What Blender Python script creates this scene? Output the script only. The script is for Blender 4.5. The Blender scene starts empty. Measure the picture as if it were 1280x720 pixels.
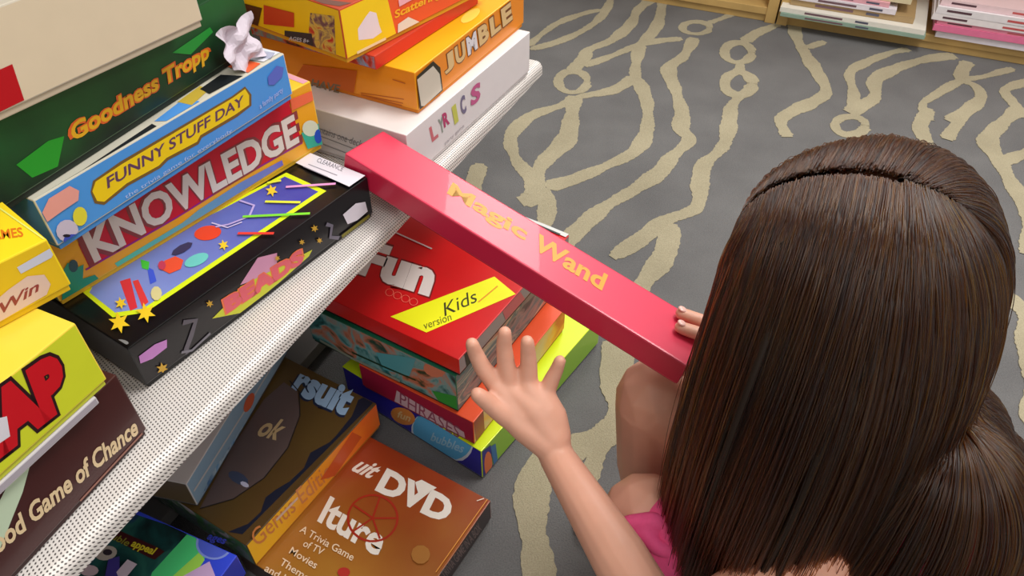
import bpy, bmesh, math, random
import numpy as np
from mathutils import Vector, Matrix
random.seed(7); rng = np.random.default_rng(7)
C = bpy.context.scene.collection

# ------------------------------------------------------------ camera, world, lights, exposure
F = 930.0; TH = math.radians(42.8); CH = 1.08
cam = bpy.data.cameras.new('camera'); cam.sensor_width = 36; cam.lens = 36*F/1280; cam.clip_start = .02
co = bpy.data.objects.new('camera', cam); C.objects.link(co)
co.location = (0, 0, CH); co.rotation_euler = (math.pi/2-TH, 0, 0)
bpy.context.scene.camera = co
W = bpy.data.worlds.new('world'); bpy.context.scene.world = W; W.use_nodes = True
W.node_tree.nodes['Background'].inputs[0].default_value = (1.0, .97, .93, 1)
W.node_tree.nodes['Background'].inputs[1].default_value = .5
vs = bpy.context.scene.view_settings
vs.view_transform = 'Standard'; vs.look = 'None'; vs.exposure = .08; vs.gamma = 1
def lamp(name, loc, size, power, col=(1, .97, .92), rot=(0, 0, 0)):
    l = bpy.data.lights.new(name, 'AREA'); l.shape = 'RECTANGLE'; l.size, l.size_y = size; l.energy = power; l.color = col
    o = bpy.data.objects.new(name, l); C.objects.link(o); o.location = loc; o.rotation_euler = rot
lamp('ceiling_panel_light', (.9, 1.1, 2.7), (.6, 1.2), 40)
lamp('ceiling_panel_light', (.9, 3.2, 2.7), (.6, 1.2), 40)
lamp('ceiling_panel_light', (.3, -.9, 2.7), (.6, 1.2), 20)
lamp('ceiling_panel_light', (2.6, .6, 2.7), (.6, 1.2), 24)

# ------------------------------------------------------------ helpers
def lin(c):
    return tuple((x/255/12.92 if x/255 <= .04045 else ((x/255+.055)/1.055)**2.4) for x in c)
cs, sn = math.cos(TH), math.sin(TH)
def sight(px, py):
    u = (px-640)/F; v = (py-360)/F
    return Vector((u, cs-v*sn, -sn-v*cs))
CAM = Vector((0, 0, CH))
def spot(px, py, depth): return CAM + sight(px, py)*depth
def onz(px, py, z):
    r = sight(px, py); return CAM + r*((z-CH)/r.z)
_m = {}
def mat(col, rough=.42, var=.05, scale=60, bump=0, metal=0, coat=0, sss=0, name=None):
    key = (tuple(col), rough, var, scale, bump, metal, coat, sss, name)
    if key in _m: return _m[key]
    m = bpy.data.materials.new(name or 'print_%d_%d_%d' % tuple(int(x) for x in col)); m.use_nodes = True
    nt = m.node_tree; b = nt.nodes['Principled BSDF']; c = lin(col)
    b.inputs['Roughness'].default_value = rough; b.inputs['Metallic'].default_value = metal
    b.inputs['Coat Weight'].default_value = coat
    if sss:
        b.inputs['Subsurface Weight'].default_value = sss; b.inputs['Subsurface Radius'].default_value = (.012, .005, .003)
        b.inputs['Subsurface Scale'].default_value = 1
    tc = nt.nodes.new('ShaderNodeTexCoord'); n = nt.nodes.new('ShaderNodeTexNoise')
    n.inputs['Scale'].default_value = scale; n.inputs['Detail'].default_value = 3
    nt.links.new(tc.outputs['Object'], n.inputs['Vector'])
    mx = nt.nodes.new('ShaderNodeMix'); mx.data_type = 'RGBA'
    mx.inputs[6].default_value = (*[x*(1-var) for x in c], 1); mx.inputs[7].default_value = (*[min(1, x*(1+var)) for x in c], 1)
    nt.links.new(n.outputs['Fac'], mx.inputs[0]); nt.links.new(mx.outputs[2], b.inputs['Base Color'])
    if bump:
        bp = nt.nodes.new('ShaderNodeBump'); bp.inputs['Strength'].default_value = bump; bp.inputs['Distance'].default_value = .002
        nt.links.new(n.outputs['Fac'], bp.inputs['Height']); nt.links.new(bp.outputs[0], b.inputs['Normal'])
    _m[key] = m
    return m
def grad(c0, c1, axis=0, a=0.0, b=1.0, rough=.4, blotch=0, scale=12):
    """printed two-colour blend along a local axis (metres a..b)"""
    key = ('g', tuple(c0), tuple(c1), axis, a, b, rough, blotch, scale)
    if key in _m: return _m[key]
    m = bpy.data.materials.new('printed_blend'); m.use_nodes = True; nt = m.node_tree; bs = nt.nodes['Principled BSDF']
    bs.inputs['Roughness'].default_value = rough
    tc = nt.nodes.new('ShaderNodeTexCoord'); sp = nt.nodes.new('ShaderNodeSeparateXYZ'); nt.links.new(tc.outputs['Object'], sp.inputs[0])
    mr = nt.nodes.new('ShaderNodeMapRange'); mr.inputs[1].default_value = a; mr.inputs[2].default_value = b
    nt.links.new(sp.outputs[axis], mr.inputs[0])
    n = nt.nodes.new('ShaderNodeTexNoise'); n.inputs['Scale'].default_value = scale; n.inputs['Detail'].default_value = 4
    nt.links.new(tc.outputs['Object'], n.inputs['Vector'])
    ma = nt.nodes.new('ShaderNodeMath'); ma.operation = 'MULTIPLY_ADD'; ma.inputs[1].default_value = blotch; ma.use_clamp = True
    sub = nt.nodes.new('ShaderNodeMath'); sub.operation = 'SUBTRACT'; sub.inputs[1].default_value = .5
    nt.links.new(n.outputs['Fac'], sub.inputs[0]); nt.links.new(sub.outputs[0], ma.inputs[0]); nt.links.new(mr.outputs[0], ma.inputs[2])
    mx = nt.nodes.new('ShaderNodeMix'); mx.data_type = 'RGBA'; mx.inputs[6].default_value = (*lin(c0), 1); mx.inputs[7].default_value = (*lin(c1), 1)
    nt.links.new(ma.outputs[0], mx.inputs[0]); nt.links.new(mx.outputs[2], bs.inputs['Base Color'])
    _m[key] = m; return m
def collage(cols, scale=30, rough=.4, stretch=(1, 1, 1)):
    """painted picture print: patches of several inks"""
    key = ('c', tuple(map(tuple, cols)), scale, stretch)
    if key in _m: return _m[key]
    m = bpy.data.materials.new('painted_print'); m.use_nodes = True; nt = m.node_tree; bs = nt.nodes['Principled BSDF']
    bs.inputs['Roughness'].default_value = rough
    tc = nt.nodes.new('ShaderNodeTexCoord'); mp = nt.nodes.new('ShaderNodeMapping'); mp.inputs['Scale'].default_value = stretch
    nt.links.new(tc.outputs['Object'], mp.inputs[0])
    n = nt.nodes.new('ShaderNodeTexNoise'); n.inputs['Scale'].default_value = scale; n.inputs['Detail'].default_value = 5; n.inputs['Distortion'].default_value = 1.2
    nt.links.new(mp.outputs[0], n.inputs['Vector'])
    r = nt.nodes.new('ShaderNodeValToRGB'); nt.links.new(n.outputs['Fac'], r.inputs[0])
    e = r.color_ramp.elements; k = len(cols)
    for i, c in enumerate(cols):
        pos = .3+.4*i/(k-1)
        el = e[i] if i < 2 else e.new(pos)
        el.position = pos; el.color = (*lin(c), 1)
    nt.links.new(r.outputs[0], bs.inputs['Base Color']); _m[key] = m; return m
def link(name, me, parent=None, mats=()):
    for m in mats: me.materials.append(m)
    o = bpy.data.objects.new(name, me); C.objects.link(o)
    if parent: o.parent = parent
    return o
def thing(name, label, cat, loc=(0, 0, 0), rz=0, group=None):
    o = bpy.data.objects.new(name, None); C.objects.link(o); o.empty_display_size = .05
    o.location = loc; o.rotation_euler = (0, 0, rz); o['label'] = label; o['category'] = cat
    if group: o['group'] = group
    return o
def boxmesh(x0, y0, z0, x1, y1, z1, fm=None, bev=.0012, seg=2):
    """fm: material index per face T F N B R U"""
    bm = bmesh.new(); bmesh.ops.create_cube(bm, size=1)
    for v in bm.verts:
        v.co = Vector(((x0+x1)/2+v.co.x*(x1-x0), (y0+y1)/2+v.co.y*(y1-y0), (z0+z1)/2+v.co.z*(z1-z0)))
    bm.normal_update()
    if fm:
        for f in bm.faces:
            n = f.normal
            k = 'T' if n.z > .5 else 'U' if n.z < -.5 else 'F' if n.y < -.5 else 'B' if n.y > .5 else 'N' if n.x < -.5 else 'R'
            f.material_index = fm.get(k, 0)
    if bev: bmesh.ops.bevel(bm, geom=list(bm.edges), offset=bev, segments=seg, affect='EDGES', profile=.6)
    me = bpy.data.meshes.new('box'); bm.to_mesh(me); bm.free()
    for p in me.polygons: p.use_smooth = False
    return me
def simple_box(name, x0, y0, z0, x1, y1, z1, m, parent=None, bev=.002):
    return link(name, boxmesh(x0, y0, z0, x1, y1, z1, None, bev), parent, [m])
_tc = {}
def textmesh(s, bold=0, shear=0):
    key = (s, bold, shear)
    if key in _tc: return _tc[key]
    cu = bpy.data.curves.new('t', 'FONT'); cu.body = s; cu.size = 1; cu.offset = bold; cu.shear = shear; cu.resolution_u = 3; cu.align_x = 'LEFT'
    o = bpy.data.objects.new('t', cu); C.objects.link(o)
    dg = bpy.context.evaluated_depsgraph_get(); me = bpy.data.meshes.new_from_object(o.evaluated_get(dg))
    vs_ = np.array([v.co[:2] for v in me.vertices]); fs = [tuple(p.vertices) for p in me.polygons]
    bpy.data.objects.remove(o); bpy.data.curves.remove(cu); bpy.data.meshes.remove(me)
    mn, mx = vs_.min(0), vs_.max(0)
    vs_ = (vs_-mn)/(mx-mn); _tc[key] = (vs_, fs); return _tc[key]
def ell(cx, cy, rx, ry, n=24, rot=0):
    c, s = math.cos(rot), math.sin(rot)
    return [(cx+rx*math.cos(t)*c-ry*math.sin(t)*s, cy+rx*math.cos(t)*s+ry*math.sin(t)*c) for t in [2*math.pi*i/n for i in range(n)]]
def star(cx, cy, r, n=6, q=.45, rot=.3):
    return [(cx+(r if i % 2 == 0 else r*q)*math.cos(rot+math.pi*i/n), cy+(r if i % 2 == 0 else r*q)*math.sin(rot+math.pi*i/n)) for i in range(2*n)]
def strip(pts, w):
    """polyline -> polygon of width w"""
    L, R_ = [], []
    for i, p in enumerate(pts):
        a = Vector(pts[max(i-1, 0)]); b = Vector(pts[min(i+1, len(pts)-1)]); d = (b-a).normalized(); n = Vector((-d.y, d.x))*w/2
        L.append(tuple(Vector(p)+n)); R_.append(tuple(Vector(p)-n))
    return L+R_[::-1]

class Box:
    """a lidded cardboard box: x runs from the near end to the far end, y from the front to the back, z up"""
    def __init__(s, name, label, cat, x, y, z, yaw, w, d, h, faces, base=None, group=None, lidgap=.006, root=None, bev=.0013, rough=.38):
        s.w, s.d, s.h = w, d, h
        s.o = root or thing(name, label, cat, (x, y, z), math.radians(yaw), group)
        if root is None: s.M = Matrix.Translation((x, y, z)) @ Matrix.Rotation(math.radians(yaw), 4, 'Z')
        else: s.M = root.matrix_basis.copy()
        s.MI = s.M.inverted()
        ks = list(faces); ms = [faces[k] if not isinstance(faces[k], tuple) else mat(faces[k], rough, .04, 40, coat=.15) for k in ks]
        fm = {k: i for i, k in enumerate(ks)}
        for k in 'TFNBRU':
            if k not in fm: fm[k] = 0
        link('lid', boxmesh(0, 0, lidgap, w, d, h, fm, bev), s.o, ms)
        bc = base or (225, 220, 210)
        i = .0018
        link('base', boxmesh(i, i, 0, w-i, d-i, h-.004, None, .001), s.o, [mat(bc, .6) if isinstance(bc, tuple) else bc])
        s.layers = {}; s.k = {}
    def pf(s, face, px, py):
        o = s.MI @ CAM; r = s.MI.to_3x3() @ sight(px, py)
        ax, val = {'F': (1, 0), 'N': (0, 0), 'T': (2, s.h), 'R': (0, s.w)}[face]
        t = (val-o[ax])/r[ax]; p = o+r*t
        return {'F': (p.x, p.z), 'N': (p.y, p.z), 'T': (p.x, p.y), 'R': (p.y, p.z)}[face]
    def loc(s, face, u, v, lift):
        if face == 'F': return Vector((u, -lift, v))
        if face == 'N': return Vector((-lift, u, v))
        if face == 'R': return Vector((s.w+lift, u, v))
        return Vector((u, v, s.h+lift))
    def lim(s, face): return {'F': (s.w, s.h), 'N': (s.d, s.h), 'R': (s.d, s.h), 'T': (s.w, s.d)}[face]
    def lift(s, face):
        s.k[face] = s.k.get(face, 0)+1
        return .0002+.00012*s.k[face]
    def uv(s, face, pts, px=True, clamp=True):
        q = [s.pf(face, *p) for p in pts] if px else [(p[0]*s.lim(face)[0], p[1]*s.lim(face)[1]) for p in pts]
        if clamp:
            a, b = s.lim(face); e = .0015; lo = .007 if face != 'T' else e
            q = [(min(max(u, e), a-e), min(max(v, lo), b-e)) for u, v in q]
        return q
    def poly(s, face, pts, col, px=True, name='printed_artwork', clamp=True, rough=.4):
        q = s.uv(face, pts, px, clamp); lf = s.lift(face)
        m = mat(col, rough, .04, 40) if isinstance(col, tuple) else col
        s.layers.setdefault(name, []).append(([s.loc(face, u, v, lf) for u, v in q], [tuple(range(len(q)))], m))
    def line(s, face, pts, w, col, px=True, name='printed_artwork'):
        q = s.uv(face, pts, px)
        st = strip(q, w); lf = s.lift(face); n = len(q)
        fs = [(i, i+1, 2*n-2-i, 2*n-1-i) for i in range(n-1)]
        s.layers.setdefault(name, []).append(([s.loc(face, u, v, lf) for u, v in st], fs, mat(col, .4, .04, 40)))
    def text(s, face, txt, p0, p1, p2, col, bold=0, px=True, shear=0, name='lettering', outline=None, ow=.04):
        """baseline p0->p1, p2 the top of the first letter"""
        q = s.uv(face, [p0, p1, p2], px, False)
        a, b, c = [Vector(t) for t in q]
        if outline:
            vv, fs = textmesh(txt, bold+ow, shear); lf = s.lift(face); e = (b-a)*.02; g = (c-a)*.06
            a2, b2, c2 = a-e-g, b+e-g, c-e+g
            s.layers.setdefault(name, []).append(([s.loc(face, *(a2+(b2-a2)*u+(c2-a2)*v), lf) for u, v in vv], fs, mat(outline, .4, .04, 40)))
        vv, fs = textmesh(txt, bold, shear); lf = s.lift(face)
        s.layers.setdefault(name, []).append(([s.loc(face, *(a+(b-a)*float(u)+(c-a)*float(v)), lf) for u, v in vv], fs, mat(col, .4, .04, 40)))
    def done(s):
        for name, it in [(n_, [i_]) for n_, L_ in s.layers.items() for i_ in L_]:
            items = it; V, Fc, mi, ms = [], [], [], []
            for vv, fs, m in items:
                if m not in ms: ms.append(m)
                o = len(V); V += vv
                for f in fs: Fc.append(tuple(i+o for i in f)); mi.append(ms.index(m))
            me = bpy.data.meshes.new(name); me.from_pydata([tuple(v) for v in V], [], Fc)
            me.polygons.foreach_set('material_index', mi)
            bm = bmesh.new(); bm.from_mesh(me); bmesh.ops.triangulate(bm, faces=[f for f in bm.faces if len(f.verts) > 4]); bm.to_mesh(me); bm.free()
            link(name, me, s.o, ms)
        return s.o

# ------------------------------------------------------------ floor and carpet
m = bpy.data.materials.new('grey_carpet'); m.use_nodes = True; nt = m.node_tree; b = nt.nodes['Principled BSDF']; b.inputs['Roughness'].default_value = .95
def carpetize(nt, b, c0, c1):
    tc = nt.nodes.new('ShaderNodeTexCoord'); n = nt.nodes.new('ShaderNodeTexNoise'); n.inputs['Scale'].default_value = 420; n.inputs['Detail'].default_value = 3
    n2 = nt.nodes.new('ShaderNodeTexNoise'); n2.inputs['Scale'].default_value = 5; n2.inputs['Detail'].default_value = 6
    nt.links.new(tc.outputs['Object'], n.inputs['Vector']); nt.links.new(tc.outputs['Object'], n2.inputs['Vector'])
    ad = nt.nodes.new('ShaderNodeMath'); ad.operation = 'ADD'; nt.links.new(n.outputs['Fac'], ad.inputs[0]); nt.links.new(n2.outputs['Fac'], ad.inputs[1])
    mr = nt.nodes.new('ShaderNodeMapRange'); mr.inputs[1].default_value = .7; mr.inputs[2].default_value = 1.3; nt.links.new(ad.outputs[0], mr.inputs[0])
    mx = nt.nodes.new('ShaderNodeMix'); mx.data_type = 'RGBA'; mx.inputs[6].default_value = (*lin(c0), 1); mx.inputs[7].default_value = (*lin(c1), 1)
    nt.links.new(mr.outputs[0], mx.inputs[0]); nt.links.new(mx.outputs[2], b.inputs['Base Color'])
    bp = nt.nodes.new('ShaderNodeBump'); bp.inputs['Strength'].default_value = .8; bp.inputs['Distance'].default_value = .003
    nt.links.new(n.outputs['Fac'], bp.inputs['Height']); nt.links.new(bp.outputs[0], b.inputs['Normal'])
carpetize(nt, b, (94, 93, 94), (118, 117, 117)); CARPET = m
m = bpy.data.materials.new('beige_carpet_pile'); m.use_nodes = True; b = m.node_tree.nodes['Principled BSDF']; b.inputs['Roughness'].default_value = .95
carpetize(m.node_tree, b, (150, 141, 117), (180, 170, 143)); BEIGE = m
floor = simple_box('floor', -3, -1.5, -.05, 4, 5, 0, CARPET, bev=0); floor['kind'] = 'structure'
wall = simple_box('wall_left', -1.42, -1.5, 0, -1.36, 5, 2.8, mat((196, 190, 178), .8, .03, 5), bev=0); wall['kind'] = 'structure'
wall = simple_box('wall_back', -1.36, 4.94, 0, 4, 5, 2.8, mat((196, 190, 178), .8, .03, 5), bev=0); wall['kind'] = 'structure'
BZ = [0]
def band(pts, w=.034, wv=.18, world=False):
    BZ[0] += 1; bz_ = .0010+BZ[0]*.00003
    P = [Vector(p) if world else onz(p[0], p[1], 0).xy for p in pts]
    P = [Vector((p[0], p[1])) for p in P]
    out = []
    n = len(P)
    for i in range(n-1):          # Catmull-Rom through the traced points
        p0, p1, p2, p3 = P[max(i-1, 0)], P[i], P[i+1], P[min(i+2, n-1)]
        k = max(2, int((p2-p1).length/.006))
        for j in range(k):
            t = j/k
            out.append(.5*((2*p1)+(p2-p0)*t+(2*p0-5*p1+4*p2-p3)*t*t+(3*p1-p0-3*p2+p3)*t**3))
    out.append(P[-1]); N = len(out); V = []; ph = random.random()*9
    for i, p in enumerate(out):
        d = (out[min(i+1, N-1)]-out[max(i-1, 0)]).normalized(); nn = Vector((-d.y, d.x))
        ww = w*1.1/2*(1+wv*math.sin(i*.13+ph)+wv*.5*math.sin(i*.37+ph*2))
        if i < 3 or i > N-4: ww *= .7
        a = p+nn*(ww+random.uniform(-.0018, .0018)); c = p-nn*(ww+random.uniform(-.0018, .0018))
        V += [(a.x, a.y, bz_), (c.x, c.y, bz_), (a.x, a.y, -.001), (c.x, c.y, -.001)]
    Fc = []
    for i in range(N-1):
        q = 4*i; Fc += [(q, q+1, q+5, q+4), (q, q+4, q+6, q+2), (q+1, q+3, q+7, q+5)]
    me = bpy.data.meshes.new('pattern_band'); me.from_pydata(V, [], Fc)
    bm = bmesh.new(); bm.from_mesh(me); bmesh.ops.recalc_face_normals(bm, faces=bm.faces); bm.to_mesh(me); bm.free()
    link('pattern_band', me, floor, [BEIGE])
def ring(cx, cy, rx, ry, w=.022, rot=0):
    p = ell(cx, cy, rx*.95, ry*.95, 14, rot); band(p+[p[0]], w*1.15, .15)
z8 = lambda L: [(580+x/2, y/2) for x, y in L]
z7 = lambda L: [(840+x/2.909, y/2.909) for x, y in L]
z5 = lambda L: [(800+x/2.571, 140+y/2.571) for x, y in L]
band(z8([(290, 245), (240, 265), (165, 292), (118, 340), (128, 395), (160, 435), (182, 470)]), .036)
band(z8([(275, 240), (268, 295), (255, 350), (205, 400), (180, 440), (175, 490), (140, 505)]), .046)
band(z8([(182, 470), (205, 500), (205, 545), (190, 600)]), .038)
ring(580+272/2, 205/2, 19, 14, .024)
band(z8([(268, 180), (300, 145), (312, 125), (370, 100), (415, 62), (440, 20), (500, -20)]), .036)
band(z8([(300, 165), (370, 140), (440, 112), (490, 102), (545, 97)]), .030)
band(z8([(440, 112), (482, 65), (497, 0), (505, -60)]), .036)
band(z8([(440, 112), (432, 150), (428, 190), (442, 215), (458, 262), (456, 330), (425, 380), (350, 418), (270, 450), (205, 468)]), .036)
band(z8([(428, 192), (375, 225), (300, 240), (285, 245)]), .034)
band(z8([(160, 115), (228, 62), (300, 34), (345, 25)]), .026)
band(z8([(165, 124), (240, 103), (312, 68), (352, 30), (375, -20)]), .028)
band(z8([(575, 95), (550, 140), (512, 172), (528, 225), (545, 282), (542, 322), (562, 352), (520, 392), (490, 430), (425, 475), (350, 520), (270, 590), (230, 640)]), .038)
ring(580+580/2, 70/2, 18, 8, .022)
band(z8([(612, 58), (670, 36), (760, -10)]), .026)
band(z8([(790, 60), (735, 82), (700, 105)]), .034)
band(z8([(692, 158), (686, 186)]), .034)
ring(580+685/2, 132/2, 18, 13, .026)
ring(580+686/2, 210/2, 18, 15, .030)
band(z8([(690, 240), (668, 270), (660, 325), (645, 370), (600, 412), (590, 460), (580, 520), (505, 552), (440, 600), (370, 645)]), .036)
band(z8([(520, 560), (500, 640), (455, 700), (420, 760)]), .042)
band(z7([(445, 90), (450, 130), (480, 190), (530, 270), (560, 335), (500, 378), (440, 405), (395, 440), (420, 500)]), .038)
band(z7([(490, 175), (555, 152)]), .026)
band(z7([(860, 180), (790, 195), (690, 235), (645, 270), (660, 340), (655, 410)]), .030)
band(z7([(1030, 205), (960, 210), (840, 240), (740, 290), (738, 350), (690, 388), (640, 410)]), .040)
ring(*z5([(675, 45)])[0], 20, 12, .024)
band(z7([(1075, 225), (1048, 285), (1105, 315), (1120, 360), (1060, 410), (1000, 440)]), .034)
band(z7([(1240, 250), (1130, 280), (1050, 295), (960, 345), (910, 385), (940, 440)]), .026)
band(z7([(1330, 290), (1215, 325), (1235, 370), (1290, 430)]), .034)
band(z5([(930, -10), (900, 50), (930, 110)]), .034)
band(z5([(1075, -20), (1010, 50), (985, 90)]), .030)
band(z5([(1220, -10), (1120, 85), (1155, 160), (1200, 240), (1260, 340), (1240, 460)]), .042)
band(z5([(1290, 110), (1220, 140), (1150, 165)]), .036)
band([(775, 425), (770, 470), (776, 515), (755, 545), (705, 566), (672, 595), (664, 640), (672, 700), (680, 780)], .050)
band([(765, 540), (745, 570), (738, 605)], .026)
band([(600, 205), (585, 250), (560, 300)], .036)
for i in range(9):               # the pattern goes on where the floor is behind her and behind the camera
    x = 1.0+i*.28; y = 1.2; L = []
    for k in range(26):
        L.append((x+.05*math.sin(k*1.3+i)+.03*math.sin(k*2.9+i*2), y-k*.1))
    band([(a, c2) for a, c2 in L], .036, world=True)
for i in range(7):
    L = [(-.25+i*.24+.05*math.sin(k*1.4+i)+.02*math.sin(k*3.1), .25-k*.1) for k in range(16)]
    band(L, .036, world=True)

# ------------------------------------------------------------ the metal shelving on the left
EA = math.radians(65.16); E0 = Vector((-.3738, .2858, 0)); a_ = Vector((math.cos(EA), math.sin(EA), 0))
SO = E0 - a_*.55
S = .495
mp_ = bpy.data.materials.new('perforated_steel'); mp_.use_nodes = True; nt = mp_.node_tree; b = nt.nodes['Principled BSDF']
b.inputs['Roughness'].default_value = .4; b.inputs['Metallic'].default_value = .1
tc = nt.nodes.new('ShaderNodeTexCoord'); mpn = nt.nodes.new('ShaderNodeMapping'); mpn.inputs['Rotation'].default_value = (0, 0, math.radians(56))
nt.links.new(tc.outputs['Object'], mpn.inputs[0]); sp = nt.nodes.new('ShaderNodeSeparateXYZ'); nt.links.new(mpn.outputs[0], sp.inputs[0])
def mth(op, a, bb=None):
    n = nt.nodes.new('ShaderNodeMath'); n.operation = op
    for i, v in enumerate([a, bb]):
        if v is None: continue
        if isinstance(v, (int, float)): n.inputs[i].default_value = v
        else: nt.links.new(v, n.inputs[i])
    return n.outputs[0]
sx = mth('SINE', mth('MULTIPLY', sp.outputs[0], math.pi/.0023)); sy = mth('SINE', mth('MULTIPLY', mth('ADD', sp.outputs[1], mth('MULTIPLY', sp.outputs[2], 1.0)), math.pi/.0030))
hole = mth('MULTIPLY', sx, sy)
mr = nt.nodes.new('ShaderNodeMapRange'); mr.inputs[1].default_value = .2; mr.inputs[2].default_value = .8; nt.links.new(hole, mr.inputs[0])
mx = nt.nodes.new('ShaderNodeMix'); mx.data_type = 'RGBA'; mx.inputs[6].default_value = (*lin((232, 226, 222)), 1); mx.inputs[7].default_value = (*lin((84, 78, 78)), 1)
nt.links.new(mr.outputs[0], mx.inputs[0]); nt.links.new(mx.outputs[2], b.inputs['Base Color'])
bp = nt.nodes.new('ShaderNodeBump'); bp.inputs['Strength'].default_value = .6; bp.inputs['Distance'].default_value = .001; bp.invert = True
nt.links.new(mr.outputs[0], bp.inputs['Height']); nt.links.new(bp.outputs[0], b.inputs['Normal'])
STEEL = mat((150, 148, 146), .4, .03, 20, metal=.6)
shelf = thing('metal_shelf', 'white perforated metal shelf loaded with stacks of game boxes', 'shelf', (SO.x, SO.y, 0), EA)
LEN = 1.565
# deck with a rolled front lip: profile in y,z swept along x
prof = [(.46, S-.001), (.012, S-.001)]+[(.012-.012*math.sin(t), S-.013+.012*math.cos(t)) for t in [math.pi/2*i/6 for i in range(1, 7)]]+[(0, S-.024), (.004, S-.027), (.008, S-.024), (.008, S-.014), (.014, S-.006), (.46, S-.006)]
V = []; n = len(prof)
for x in np.linspace(0, LEN, 12): V += [(float(x), y, z) for y, z in prof]
Fc = [(i*n+j, i*n+(j+1) % n, (i+1)*n+(j+1) % n, (i+1)*n+j) for i in range(11) for j in range(n)]+[tuple(range(n))[::-1], tuple(11*n+j for j in range(n))]
me = bpy.data.meshes.new('deck'); me.from_pydata(V, [], Fc)
bm = bmesh.new(); bm.from_mesh(me); bmesh.ops.recalc_face_normals(bm, faces=bm.faces); bm.to_mesh(me); bm.free()
link('perforated_deck', me, shelf, [mp_])
dk = mat((52, 46, 42), .6, .1, 10)
simple_box('back_panel', 0, .47, 0, LEN, .485, 1.35, dk, shelf)
for x in (0, LEN/2, LEN-.03): simple_box('upright', x, .455, 0, x+.03, .47, 1.4, STEEL, shelf)
for x in (.02, LEN-.04): simple_box('bracket', x, .02, S-.045, x+.004, .455, S-.0065, STEEL, shelf, .0008)
simple_box('base_deck', 0, .27, .03, LEN, .455, .0555, mat((120, 118, 116), .5, .05, 10), shelf)

# ------------------------------------------------------------ boxes standing on the shelf
G1 = None
# --- brown box, near left
br = Box('brown_game_box', 'dark brown game box with cream lettering lying on the shelf at its near end', 'game box',
    -.347-.30*.365, .4275-.30*.931, S+.0005, 68.6, .30, .27, .085, {'T': (70, 34, 30), 'F': (66, 24, 24), 'N': (60, 26, 26)}, (50, 20, 20))
br.poly('F', [(-40, 540), (37, 582), (28, 615), (12, 655), (-30, 760), (-90, 800)], (196, 214, 186))
br.text('F', 'Good Game of Chance', (-20, 708), (174, 541), (-34, 688), (228, 202, 160), .03, shear=.25)
br.line('F', [(110, 640), (184, 553)], .0022, (150, 100, 86)); br.done()
# --- thin grey box and lime box above
tb = Box('thin_white_game_box', 'thin pale grey box squeezed between the brown box and the lime box', 'game box',
    -.386+.107*.411-.32*.411-.0, .311+.107*.911-.32*.911, S+.086, 65.7, .305, .25, .0095, {'T': (205, 200, 206), 'F': (176, 168, 178)}, (190, 186, 190), lidgap=.001)
tb.done()
lm_ = Box('lime_game_box', 'lime yellow game box with fat red capital letters on its side, above the brown box', 'game box',
    -.3420-.32*.411, .4085-.32*.911, S+.096, 65.7, .32, .26, .073, {'T': (244, 214, 70), 'F': (214, 222, 46), 'N': (220, 210, 60)}, (205, 210, 60))
lm_.text('F', 'SNAP', (-84, 640), (92, 502), (-122, 570), (205, 12, 30), .07, outline=(40, 14, 20), ow=.05)
lm_.poly('F', [(-14, 525), (8, 520), (12, 545), (-10, 560)], (225, 220, 230)); lm_.done()
yz = S+.096+.0735
yb = Box('yellow_game_box', 'bright yellow game box with orange print and white label, above the lime box', 'game box',
    -.359-.24*.637, .447-.24*.771, yz, 50.4, .24, .115, .053, {'T': (252, 220, 30), 'F': (236, 196, 24), 'N': (236, 200, 30)}, (230, 190, 20))
yb.text('T', 'GAMES', (-20, 302), (30, 296), (-22, 290), (226, 120, 20), .02)
yb.poly('F', [(21, 334), (63, 310), (66, 318), (64, 322), (26, 342)], (206, 208, 228), name='price_sticker')
yb.poly('F', [(-20, 388), (10, 362), (34, 345), (55, 343), (63, 355), (58, 368), (30, 384), (0, 402), (-20, 414)], (226, 196, 184))
yb.text('F', 'Win', (2, 392), (50, 362), (-2, 380), (150, 60, 60), .02, shear=.3)
yb.line('T', [(-4, 258), (66, 296)], .0012, (232, 236, 120)); yb.done()

# --- black craft box, bottom of the middle stack
bk = Box('black_game_box', 'glossy black game box with neon stars and white label, on the shelf edge', 'game box',
    -.3668, .4812, S+.0005, 56.8, .343, .27, .0595, {'T': (10, 11, 13), 'F': (15, 10, 16), 'N': (30, 32, 38)}, (14, 14, 16), rough=.3)
bk.poly('T', [(104, 366), (141, 397), (182, 391), (408, 239), (358, 216), (120, 340)], (222, 240, 30))
bk.poly('T', [(112, 366), (144, 391), (179, 386), (398, 240), (356, 221), (124, 342)], grad((140, 160, 226), (56, 50, 160), 0, 0, .30, .35, .3, 20))
for p, c in [([(150, 352), (163, 348), (172, 385), (163, 389)], (220, 50, 60)), ([(166, 352), (173, 350), (186, 378), (178, 384)], (226, 60, 60)),
             ([(184, 334), (192, 338), (196, 352), (188, 356)], (60, 90, 220)), ([(176, 325), (187, 328), (186, 338), (178, 336)], (70, 200, 60))]:
    bk.poly('T', p, c)
bk.poly('T', ell(260, 292, 17, 9, 20, -.15), (238, 70, 34)); bk.poly('T', ell(216, 332, 15, 10, 6, -.4), (240, 84, 50))
bk.poly('T', ell(246, 326, 16, 7, 16, -.4), (110, 206, 200)); bk.poly('T', ell(228, 312, 15, 5, 8, -.5), (52, 50, 90))
bk.poly('T', ell(196, 368, 7, 9, 10), (220, 210, 150)); bk.poly('T', ell(203, 333, 5, 6, 8), (200, 60, 90))
bk.line('T', [(300, 252), (318, 258), (312, 272), (286, 282), (270, 285)], .003, (190, 170, 226)); bk.line('T', [(265, 280), (285, 286), (303, 279)], .002, (214, 200, 236))
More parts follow.
